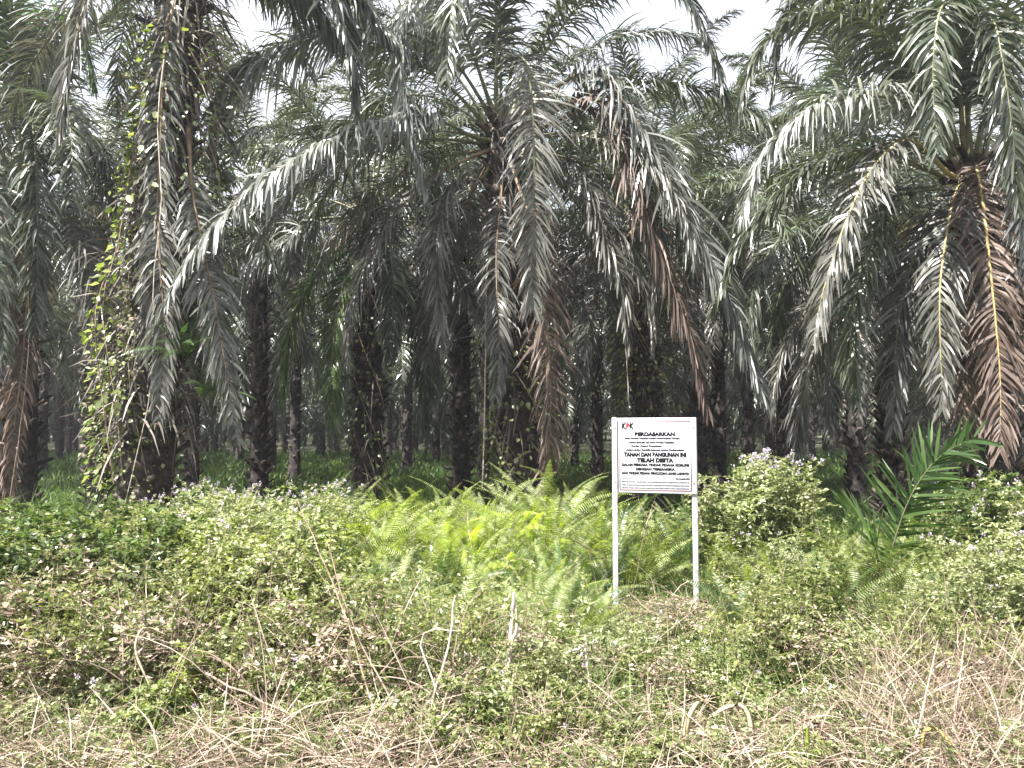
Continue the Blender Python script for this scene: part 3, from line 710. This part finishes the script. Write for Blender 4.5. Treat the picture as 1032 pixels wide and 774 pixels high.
# plantation floor grass
g = Geo(); n = 130000
y = 13.5+58*R.random(n)**1.6; x = R.uniform(-.7, .7, n)*y
b = np.stack([x, y, tz(x, y)], 1)
d = np.stack([R.normal(0, .7, n), R.normal(0, .7, n), np.ones(n)], 1)
strips(g, b, d, rdir(n), R.uniform(.12, .42, n)*(1+y/60), R.uniform(.02, .05, n)*(y/22)**.8, 2, R.uniform(.1, .5, n), [1, .8, .1], R)
tag(link('plantation_grass', g.mesh('plantation_grass', M['shaded_grass'])), 'green grass and creepers covering the plantation floor between the trunks', 'grass', kind='stuff')

# dry straw and twigs
g = Geo()
def straw(n, yr, pxr, Lr, wr, zr, up=.25, pw=1.0):
    y = yr[0]+(yr[1]-yr[0])*R.random(n)**pw; px = R.uniform(*pxr, n); x = (px-516)/FPX*y
    b = np.stack([x, y, tz(x, y)+R.uniform(*zr, n)], 1)
    d = rdir(n); d[:, 2] = np.abs(d[:, 2])*up*2+up*.4; d[:, 1] *= .6
    strips(g, b, d, rdir(n), R.uniform(*Lr, n), R.uniform(*wr, n), 5, R.uniform(.0, .3, n), [.8, 1, .9, .8, .6, .2], R, twist=R.normal(0, .8, n),
           bend=R.normal(0, .085, (n, 3)))
straw(7500, (4.4, 5.7), (-40, 1080), (.1, .5), (.003, .009), (0, .22), .2, 1.1)
straw(800, (5.8, 9.5), (-40, 1080), (.2, .8), (.003, .007), (0, .35), .4)
straw(1100, (4.6, 6.8), (860, 1080), (.2, .7), (.003, .008), (0, .4), .7)
straw(1500, (7.2, 10), (560, 760), (.1, .5), (.005, .012), (0, .08), .12)
straw(500, (5.6, 7.4), (100, 480), (.4, 1.1), (.004, .009), (.0, .4), .6)
straw(160, (9, 12.5), (-40, 1080), (.5, 1.2), (.005, .009), (.1, .6), 1.0)
tag(link('dry_straw', g.mesh('dry_straw', M['straw'])), 'tangle of dry pinkish brown straw and twigs along the bottom', 'straw', kind='stuff')

# ------------------------------------------------------------------ individual stalks, blades, sticks
def stalk(name, pts, r, mat, label, cat, group=None, n=14, side=6):
    W = np.array([P(*p) for p in pts]); o0 = W[0].copy(); g = Geo()
    c = spline(W-o0, n); rr = np.linspace(r, r*.45, n)
    c = c+R.normal(0, .004, c.shape)
    tube(g, c, rr, side)
    return tag(link(name, g.mesh(name, M[mat], True), None, o0), label, cat, group)

def ribbon(name, pts, w, mat, label, cat, group=None, wdir=(1, 0, 0), taper=True):
    """a folded leaf blade with real thickness across its V fold"""
    W = np.array([P(*p) for p in pts]); o0 = W[0].copy(); c = spline(W-o0, 18)
    T = norm(np.gradient(c, axis=0)); wd = np.array(wdir, float)
    wv = norm(wd-np.sum(T*wd, 1, keepdims=True)*T); nn = np.cross(T, wv)
    pr = np.interp(np.linspace(0, 1, 18), [0, .3, .75, 1], [.35, 1, .7, .05 if taper else .5])[:, None]*w*.5
    V = np.stack([c-wv*pr+nn*pr*.5, c, c+wv*pr+nn*pr*.5, c+nn*.003], 1).reshape(-1, 3); F = []
    for i in range(17):
        for k in range(4):
            k2 = (k+1) % 4; F.append((i*4+k, i*4+k2, (i+1)*4+k2, (i+1)*4+k))
    return tag(link(name, Geo().add(V, F).mesh(name, M[mat], True), None, o0), label, cat, group)

stalk('dead_stalk', [(430, 772, 5.6), (437, 700, 5.65), (452, 655, 5.7), (458, 600, 5.75)], .012, 'dead_stalk', 'upright pale dead stalk nearest the left of the split stump', 'dead stalk')
stalk('broken_stake', [(505, 715, 6.3), (510, 680, 6.3), (515, 640, 6.3), (518, 597, 6.3)], .028, 'dead_stalk', 'pale split stake standing upright in the middle foreground', 'stake')
stalk('broken_stake', [(517, 700, 6.25), (512, 670, 6.27), (521, 625, 6.3), (516, 598, 6.33)], .018, 'dead_stalk', 'thin splinter leaning against the pale split stake', 'stake')
stalk('dead_stalk', [(600, 745, 6.0), (596, 705, 6.0), (592, 670, 6.0), (589, 640, 6.0)], .018, 'dead_stalk', 'whitish upright stick right of the split stake, with a short side arm', 'stick')
stalk('dead_stalk', [(591, 650, 6.0), (580, 655, 6.0), (566, 659, 5.95)], .011, 'dead_stalk', 'short side twig lying at the top of the whitish stick', 'stick')
stalk('bent_stem', [(462, 770, 5.6), (446, 715, 5.7), (430, 670, 5.8), (424, 645, 5.9), (432, 635, 5.9), (462, 636, 6.0)], .008, 'dead_stalk', 'pale stem bent over like a hook left of the split stake', 'dead stem')
stalk('bare_twig', [(428, 770, 5.4), (390, 700, 5.7), (360, 640, 6.0), (345, 600, 6.2), (330, 545, 6.4)], .008, 'twig', 'long bare brown twig leaning left below the ferns', 'twig')
stalk('bare_twig', [(400, 770, 5.3), (372, 700, 5.6), (345, 610, 5.9), (310, 530, 6.4), (300, 505, 6.5)], .007, 'twig', 'tall bare twig curving up in front of the ferns, left of the leaning one', 'twig')
stalk('fallen_branch', [(-10, 565, 7.2), (60, 600, 6.9), (110, 650, 6.6), (160, 700, 6.2), (200, 760, 5.8)], .006, 'twig', 'brown branch slanting down across the left bushes', 'branch')
stalk('fallen_branch', [(60, 590, 6.6), (105, 620, 6.4), (140, 655, 6.2), (210, 690, 5.8), (350, 755, 5.2)], .007, 'twig', 'long brown branch lying from the left bushes to the bottom straw', 'branch')
stalk('fallen_branch', [(190, 670, 5.9), (260, 705, 5.5), (330, 735, 5.2), (420, 768, 4.9)], .009, 'straw', 'straight dry reed lying across the bottom left straw', 'branch')
stalk('fallen_branch', [(820, 610, 7.2), (850, 660, 6.7), (880, 700, 6.2), (930, 765, 5.6)], .008, 'twig', 'thin brown branch slanting through the right foreground weeds', 'branch')
stalk('fallen_branch', [(700, 700, 5.8), (740, 720, 5.7), (800, 690, 6.0), (845, 655, 6.3)], .007, 'twig', 'thin grey branch rising to the right below the sign', 'branch')
stalk('fallen_branch', [(330, 683, 6.4), (400, 682, 6.5), (470, 680, 6.6), (560, 688, 6.6)], .006, 'dead_stalk', 'thin pale stem lying level across the middle foreground', 'branch')
ribbon('dry_leaf_blade', [(757, 772, 5.0), (758, 740, 5.05), (752, 715, 5.1), (735, 712, 5.1), (712, 725, 5.0)], .045, 'dry_leaf', 'pale dry leaf blade folded over at the bottom right of the stake', 'dry leaf')
ribbon('dry_leaf_blade', [(928, 775, 4.9), (930, 750, 4.9), (934, 736, 4.9), (948, 738, 4.9), (975, 775, 4.8)], .03, 'yellow_blade', 'yellow and straw coloured blade folded over at the bottom right', 'dry leaf')
ribbon('dry_leaf_blade', [(895, 770, 4.9), (915, 750, 4.9), (932, 742, 4.9)], .03, 'dry_leaf', 'short pale blade arching to the folded yellow one', 'dry leaf')
ribbon('dry_leaf_blade', [(690, 770, 5.0), (693, 730, 5.0), (705, 708, 5.0), (722, 708, 4.95)], .045, 'dry_leaf', 'whitish dry leaf curling over, left of the green blades', 'dry leaf')
ribbon('dry_leaf_blade', [(150, 690, 5.6), (136, 655, 5.7), (145, 632, 5.8), (168, 640, 5.8)], .026, 'dry_leaf', 'greyish dry leaf curled over a branch at the left', 'dry leaf')
for i, (a, b) in enumerate([((800, 775), (798, 720)), ((812, 775), (814, 728)), ((806, 778), (786, 740)), ((818, 778), (830, 745))]):
    ribbon('grass_blade', [(a[0], a[1], 4.95), ((a[0]+b[0])/2+1, (a[1]+b[1])/2, 4.95), (b[0], b[1], 4.95)], .035, 'fern_yellow' if i % 2 else 'weed_pale',
           ['tall pale blade at the left of the bottom grass tuft', 'yellow edged blade in the middle of the bottom grass tuft', 'short yellow blade leaning left in the bottom grass tuft', 'short pale blade leaning right in the bottom grass tuft'][i], 'grass blade', 'blades of the bottom grass tuft')
ribbon('broad_leaf', [(212, 700, 6.2), (210, 675, 6.25), (211, 640, 6.3)], .09, 'fern', 'single upright bright green leaf in the left foreground', 'leaf')

# hanging dry vines
stalk('hanging_vine', [(489, 235, 15.4), (490, 300, 15.4), (489, 380, 15.4), (487, 470, 15.4), (486, 492, 15.4)], .02, 'dead_stalk', 'thin pale vine hanging straight down left of the centre palm trunk', 'vine')
stalk('hanging_vine', [(165, 60, 12.0), (158, 130, 12.0), (163, 200, 12.0), (154, 290, 12.1), (153, 390, 12.2), (122, 520, 12.2)], .009, 'dead_stalk', 'pale vine stem running down the vine covered palm', 'vine')
stalk('hanging_vine', [(28, 270, 15.3), (29, 350, 15.3), (22, 420, 15.3), (10, 500, 15.3)], .016, 'twig', 'dark thin vine hanging beside the left edge palm', 'vine')
stalk('hanging_vine', [(628, 250, 18.5), (630, 330, 18.5), (634, 415, 18.5)], .02, 'dead_stalk', 'pale vine hanging on the palm behind the signboard', 'vine')

# ------------------------------------------------------------------ climbers on trunks
def climber(px_pts, Y, n, rad, leafL, mat, label, seed, bias=0.0, nstem=5):
    rng = np.random.default_rng(seed)
    c = spline([P(a, b, Y) for a, b in px_pts], 40); o0 = c[-1].copy(); c = c-o0
    root = link('climbing_vine', None, None, o0); tag(root, label, 'vine', None)
    g = Geo(); gs = Geo()
    for k in range(nstem):
        ph = rng.uniform(0, 6.28); tt = np.linspace(0, 1, 40)
        q = c+np.stack([np.cos(ph+tt*5), np.sin(ph+tt*5)*.8-.25, 0*tt], 1)*rad*.95
        tube(gs, q[::2], np.linspace(.015, .006, 20), 4)
    t = rng.random(n)*39; a = rng.uniform(0, 2*pi, n)
    bump = .6+.7*np.sin(t*.9+seed)**2*rng.random(n)
    a = np.where(rng.random(n) < bias, pi+rng.normal(0, .7, n), a)
    p = np.stack([np.interp(t, np.arange(40), c[:, i]) for i in range(3)], 1)
    out = np.stack([np.cos(a), np.sin(a), 0*a], 1)
    p = p+out*(rad*(.9+bump*rng.random(n)))[:, None]
    d = out*.8+rdir(n, rng)*.7+np.array([0, 0, -.55])
    L = rng.uniform(*leafL, n)
    leaves(g, p, d, out+np.array([0, 0, .8])+rng.normal(0, .35, (n, 3)), L, L*rng.uniform(.5, .75, n))
    link('stems', gs.mesh('stems', M['twig'], True), root); link('foliage', g.mesh('foliage', M[mat]), root)
    return root
climber([(178, 10), (176, 80), (165, 180), (160, 300), (140, 400), (132, 500)], 12.9, 2600, .46, (.04, .095), 'weed_pale', 'green climbing vine covering the tall palm at left', 1, .25)
climber([(190, 60), (196, 200), (190, 300)], 12.9, 900, .46, (.07, .14), 'weed_dark', 'darker vine on the right side of the tall left palm', 2, 0)
climber([(170, 30), (150, 130), (135, 240), (112, 310), (112, 400), (112, 500)], 12.3, 480, .2, (.08, .19), 'weed', 'large leaved vine hanging free on the left side of the tall left palm', 3, .3, 2)
climber([(520, 330), (520, 400), (524, 490)], 15.8, 700, .45, (.07, .15), 'weed', 'leafy creeper on the centre palm trunk', 4, .3)
climber([(372, 300), (372, 380), (374, 500)], 19.8, 500, .42, (.08, .17), 'weed_dark', 'creeper on the palm between the vine covered palm and the centre palm', 5, .3)
climber([(648, 260), (648, 350), (650, 450)], 20.8, 900, .55, (.08, .18), 'weed', 'creeper hanging on the palm behind the signboard', 6, .3)
# epiphytic ferns on the left trunk
for i, (px, py, s) in enumerate([(190, 360, .9), (200, 400, .8), (175, 330, .7)]):
    l, st = ferns[5]; p = P(px, py, 12.5)
    o = link('fern', None, None, p, 1.0+i); o.rotation_euler = (.9, .3*i, i); o.scale = (s, s, s)
    tag(o, ['upper fern growing out of the vine covered trunk on its left', 'lowest fern hanging from the vine covered trunk', 'fern growing out of the vine covered trunk above the others'][i], 'fern', 'ferns growing on the left palm trunk')
    link('leaflets', l, o); link('stalks', st, o)

# ------------------------------------------------------------------ young palm on the right
def young_palm():
    base = np.array([X(890, 9.6), 9.6, float(tz(X(890, 9.6), 9.6))])
    root = link('young_palm', None, None, base); tag(root, 'young palm with glossy bright green fronds in front of the scaly trunk', 'palm seedling')
    defs = [([(888, 600, 9.6), (900, 550, 9.4), (918, 500, 9.1), (945, 462, 8.8), (982, 440, 8.5)], .66, 46, .036),
            ([(885, 600, 9.6), (884, 560, 9.3), (872, 530, 9.0), (850, 512, 8.7)], .6, 36, .034),
            ([(890, 590, 9.6), (905, 565, 9.8), (940, 545, 10.0), (985, 520, 10.2)], .36, 16, .04),
            ([(895, 590, 9.6), (915, 530, 10.0), (925, 480, 10.4), (900, 450, 10.6)], .3, 14, .035)]
    rng = np.random.default_rng(9)
    for pts, Lm, n, W in defs:
        gl, gr = Geo(), Geo(); w = np.array([P(*p) for p in pts])-base
        frond_geo(gl, gr, w, n, Lm, W, .22, .05, rng, 4, .013, roll=radians(72))
        f = link('frond', gl.mesh('frond', M['palm_fresh']), root); link('rachis', gr.mesh('rachis', M['rachis'], True), f)
young_palm()

# ------------------------------------------------------------------ the signboard
def box(g, x0, x1, y0, y1, z0, z1, bev=0.0):
    V = [(x, y, z) for z in (z0, z1) for (x, y) in ((x0, y0), (x1, y0), (x1, y1), (x0, y1))]
    g.add(V, [(0, 3, 2, 1), (4, 5, 6, 7), (0, 1, 5, 4), (1, 2, 6, 5), (2, 3, 7, 6), (3, 0, 4, 7)])
def sign():
    Y = 9.5
    c = P(659.5, 460, Y); yaw = radians(-19)
    base = np.array([c[0], Y, .0])
    root = link('signboard', None, None, base, yaw)
    tag(root, 'white notice board with black lettering on two white posts', 'sign')
    white = rough_mat('sign_white', (.43, .43, .46), (.52, .52, .545), 5, .45, 0, .4)
    postm = rough_mat('post_white', (.30, .28, .27), (.56, .56, .60), 14, .5, .1, .4)
    black = flat_mat('sign_black', (.008, .008, .01), .8, .1); red = flat_mat('sign_red', (.55, .03, .03))
    pink = flat_mat('sign_border', (.22, .09, .10)); grey = flat_mat('sign_grey', (.09, .09, .10))
    HW = .485; zt = c[2]+.455; zb = c[2]-.43
    g = Geo(); box(g, -HW, HW, -.012, .012, zb, zt)
    o = link('board', g.mesh('board', white), root)
    bev = o.modifiers.new('bevel', 'BEVEL'); bev.width = .004; bev.segments = 2
    for sx in (-1, 1):
        g = Geo(); xx = sx*(HW-.028)
        box(g, xx-.030, xx+.030, .0125, .072, -.35, zt-.004) if sx > 0 else box(g, -HW-.012, -HW+.048, -.045, -.0125, -.35, zt+.004)
        p = link('post', g.mesh('post', postm), root); b = p.modifiers.new('bevel', 'BEVEL'); b.width = .006; b.segments = 2
        for zz in (zb+.12, zt-.12):
            gb = Geo()
            tube(gb, [(xx, -.0465 if sx < 0 else -.0125, zz), (xx, -.052 if sx < 0 else -.018, zz)], [.011, .007], 8)
            link('bolt', gb.mesh('bolt', grey), p)
    x0, x1 = -HW+.075, HW-.06; z1 = zt-.045; z0 = zb+.035
    g = Geo(); t = .0045
    for a in ((x0, x1, z1-t, z1+t), (x0, x1, z0-t, z0+t), (x0-t, x0+t, z0+t, z1-t), (x1-t, x1+t, z0+t, z1-t)):
        box(g, a[0], a[1], -.0155, -.0118, a[2], a[3])
    link('border', g.mesh('border', pink), root)
    def text(s, xc, z, size, mat, wmax=None, align='CENTER', bold=.0, part='lettering', italic=0):
        cu = bpy.data.curves.new('lettering', 'FONT'); cu.body = s; cu.size = size; cu.align_x = align
        cu.extrude = .001; cu.offset = bold; cu.shear = italic
        tmp = bpy.data.objects.new('lettering', cu); COL.objects.link(tmp)
        bpy.context.view_layer.update()
        me = bpy.data.meshes.new_from_object(tmp.evaluated_get(bpy.context.evaluated_depsgraph_get()))
        bpy.data.objects.remove(tmp)
        w = max(v.co.x for v in me.vertices)-min(v.co.x for v in me.vertices)
        me.materials.clear(); me.materials.append(mat)
        o = link(part, me, root, (xc, -.0145, z)); o.rotation_euler = (pi/2, 0, 0)
        if wmax: o.scale = (wmax/w, 1, 1)
        return o
    W = x1-x0; xc = (x0+x1)/2
    def tz_(py): return zt-(py-72)/(695-72)*(zt-zb)
    text('K', x0+.045, tz_(158), .082, black, .054, bold=.006, part='logo_letter', italic=.15)
    text('P', x0+.092, tz_(158), .082, red, .048, bold=.006, part='logo_letter', italic=.15)
    text('K', x0+.139, tz_(158), .082, black, .054, bold=.006, part='logo_letter', italic=.15)
    text('Komisi Pemberantasan Korupsi', x0+.012, tz_(172), .016, grey, .22, 'LEFT')
    text('REPUBLIK INDONESIA', x0+.06, tz_(188), .013, grey, .11, 'LEFT')
    text('BERDASARKAN', xc, tz_(222), .060, black, .475, bold=.004)
    for py, s, xl, w in ((248, 'Surat Perintah Penyitaan Komisi Pemberantasan Korupsi', .065, .645), (282, 'Nomor Sprin.Sita dan Surat Perintah Penyidikan', .11, .54),
                         (312, 'Berita Acara Penyitaan', .14, .36), (344, 'Undang-Undang Republik Indonesia tentang Pemberantasan', .07, .69)):
        text(s, x0+xl, tz_(py), .027, black, w, 'LEFT', .0018)
    text('TANAH DAN BANGUNAN INI', xc, tz_(392), .064, black, .73, bold=.0048)
    text('TELAH DISITA', xc, tz_(438), .062, black, .43, bold=.0048)
    text('DALAM PERKARA TINDAK PIDANA KORUPSI', xc, tz_(471), .038, black, .79, bold=.0028)
    text('DENGAN TERSANGKA', xc, tz_(506), .038, black, .46, bold=.0028)
    text('DAN TINDAK PIDANA PENCUCIAN UANG LAINNYA', xc, tz_(540), .038, black, .79, bold=.0028)
    text('Perhatian', x0+.035, tz_(580), .018, grey, .12, 'LEFT')
    text('Tim Penyidik KPK', x1-.02, tz_(578), .02, black, .165, 'RIGHT', .0015)
    for py, s in ((606, 'Dilarang merusak, memindahkan atau menghilangkan papan pengumuman penyitaan ini'),
                  (632, 'Setiap orang yang dengan sengaja memutus, membuang atau merusak penyegelan suatu benda'),
                  (656, 'diancam dengan pidana penjara paling lama dua tahun delapan bulan sesuai ketentuan')):
        text(s, xc, tz_(py), .018, grey, W*.94, bold=.001)
sign()

# ------------------------------------------------------------------ sky, sun, camera
SV = np.array([-.40, -.42, 1.0]); SV = SV/np.linalg.norm(SV)
elev = math.asin(SV[2]); azr = atan2(SV[0], SV[1])
w = bpy.data.worlds.new('World'); sc.world = w; w.use_nodes = True
nt = w.node_tree; nt.nodes.clear(); N = nt.nodes.new
out = N('ShaderNodeOutputWorld'); bg = N('ShaderNodeBackground'); sky = N('ShaderNodeTexSky')
sky.sky_type = 'NISHITA'; sky.sun_disc = False; sky.sun_elevation = elev; sky.sun_rotation = azr
sky.air_density = 1.2; sky.dust_density = 3.0; sky.ozone_density = 1.0
tc = N('ShaderNodeTexCoord'); nz = N('ShaderNodeTexNoise'); nz.inputs['Scale'].default_value = 2.2; nz.inputs['Detail'].default_value = 5
nt.links.new(tc.outputs['Generated'], nz.inputs['Vector'])
rp = N('ShaderNodeValToRGB'); rp.color_ramp.elements[0].position = .35; rp.color_ramp.elements[0].color = (.45, .45, .45, 1)
rp.color_ramp.elements[1].position = .6; rp.color_ramp.elements[1].color = (1, 1, 1, 1)
nt.links.new(nz.outputs[0], rp.inputs[0])
mx = N('ShaderNodeMix'); mx.data_type = 'RGBA'; nt.links.new(rp.outputs[0], mx.inputs[0])
nt.links.new(sky.outputs[0], mx.inputs[6]); mx.inputs[7].default_value = (5.6, 5.8, 6.3, 1)
nt.links.new(mx.outputs[2], bg.inputs[0]); bg.inputs[1].default_value = .055
nt.links.new(bg.outputs[0], out.inputs[0])

sl = bpy.data.lights.new('sun', 'SUN'); sl.energy = 5.0; sl.angle = radians(.6); sl.color = (1, .965, .92)
so = bpy.data.objects.new('sun', sl); COL.objects.link(so)
so.rotation_euler = Vector(tuple(SV)).to_track_quat('Z', 'Y').to_euler()

cam = bpy.data.cameras.new('camera'); co = bpy.data.objects.new('camera', cam); COL.objects.link(co)
co.location = (0, 0, CAMZ); co.rotation_euler = (pi/2+PITCH, 0, 0)
cam.sensor_width = 36; cam.lens = 36*FPX/1032; cam.clip_start = .05; cam.clip_end = 3000
sc.camera = co
sc.view_settings.view_transform = 'Standard'; sc.view_settings.look = 'None'
sc.view_settings.exposure = 2.15; sc.view_settings.gamma = 1.0
sc.render.engine = 'CYCLES'
sc.cycles.max_bounces = 4; sc.cycles.transmission_bounces = 3; sc.cycles.diffuse_bounces = 3; sc.cycles.glossy_bounces = 2
print('objects', len(bpy.data.objects))

if HAZE:  # added haze volume, stands in for lens flare over the crowns
    m, nt, out = nodes('haze'); pv = nt.nodes.new('ShaderNodeVolumePrincipled')
    pv.inputs['Color'].default_value = (.9, .92, 1, 1); pv.inputs['Density'].default_value = HAZE; pv.inputs['Anisotropy'].default_value = .3
    nt.links.new(pv.outputs[0], out.inputs['Volume'])
    g = Geo(); box(g, -760, 760, -12, 712, -2, 75)
    tag(link('haze', g.mesh('haze', m)), 'thin haze added for the lens flare veil', 'haze', kind='stuff')
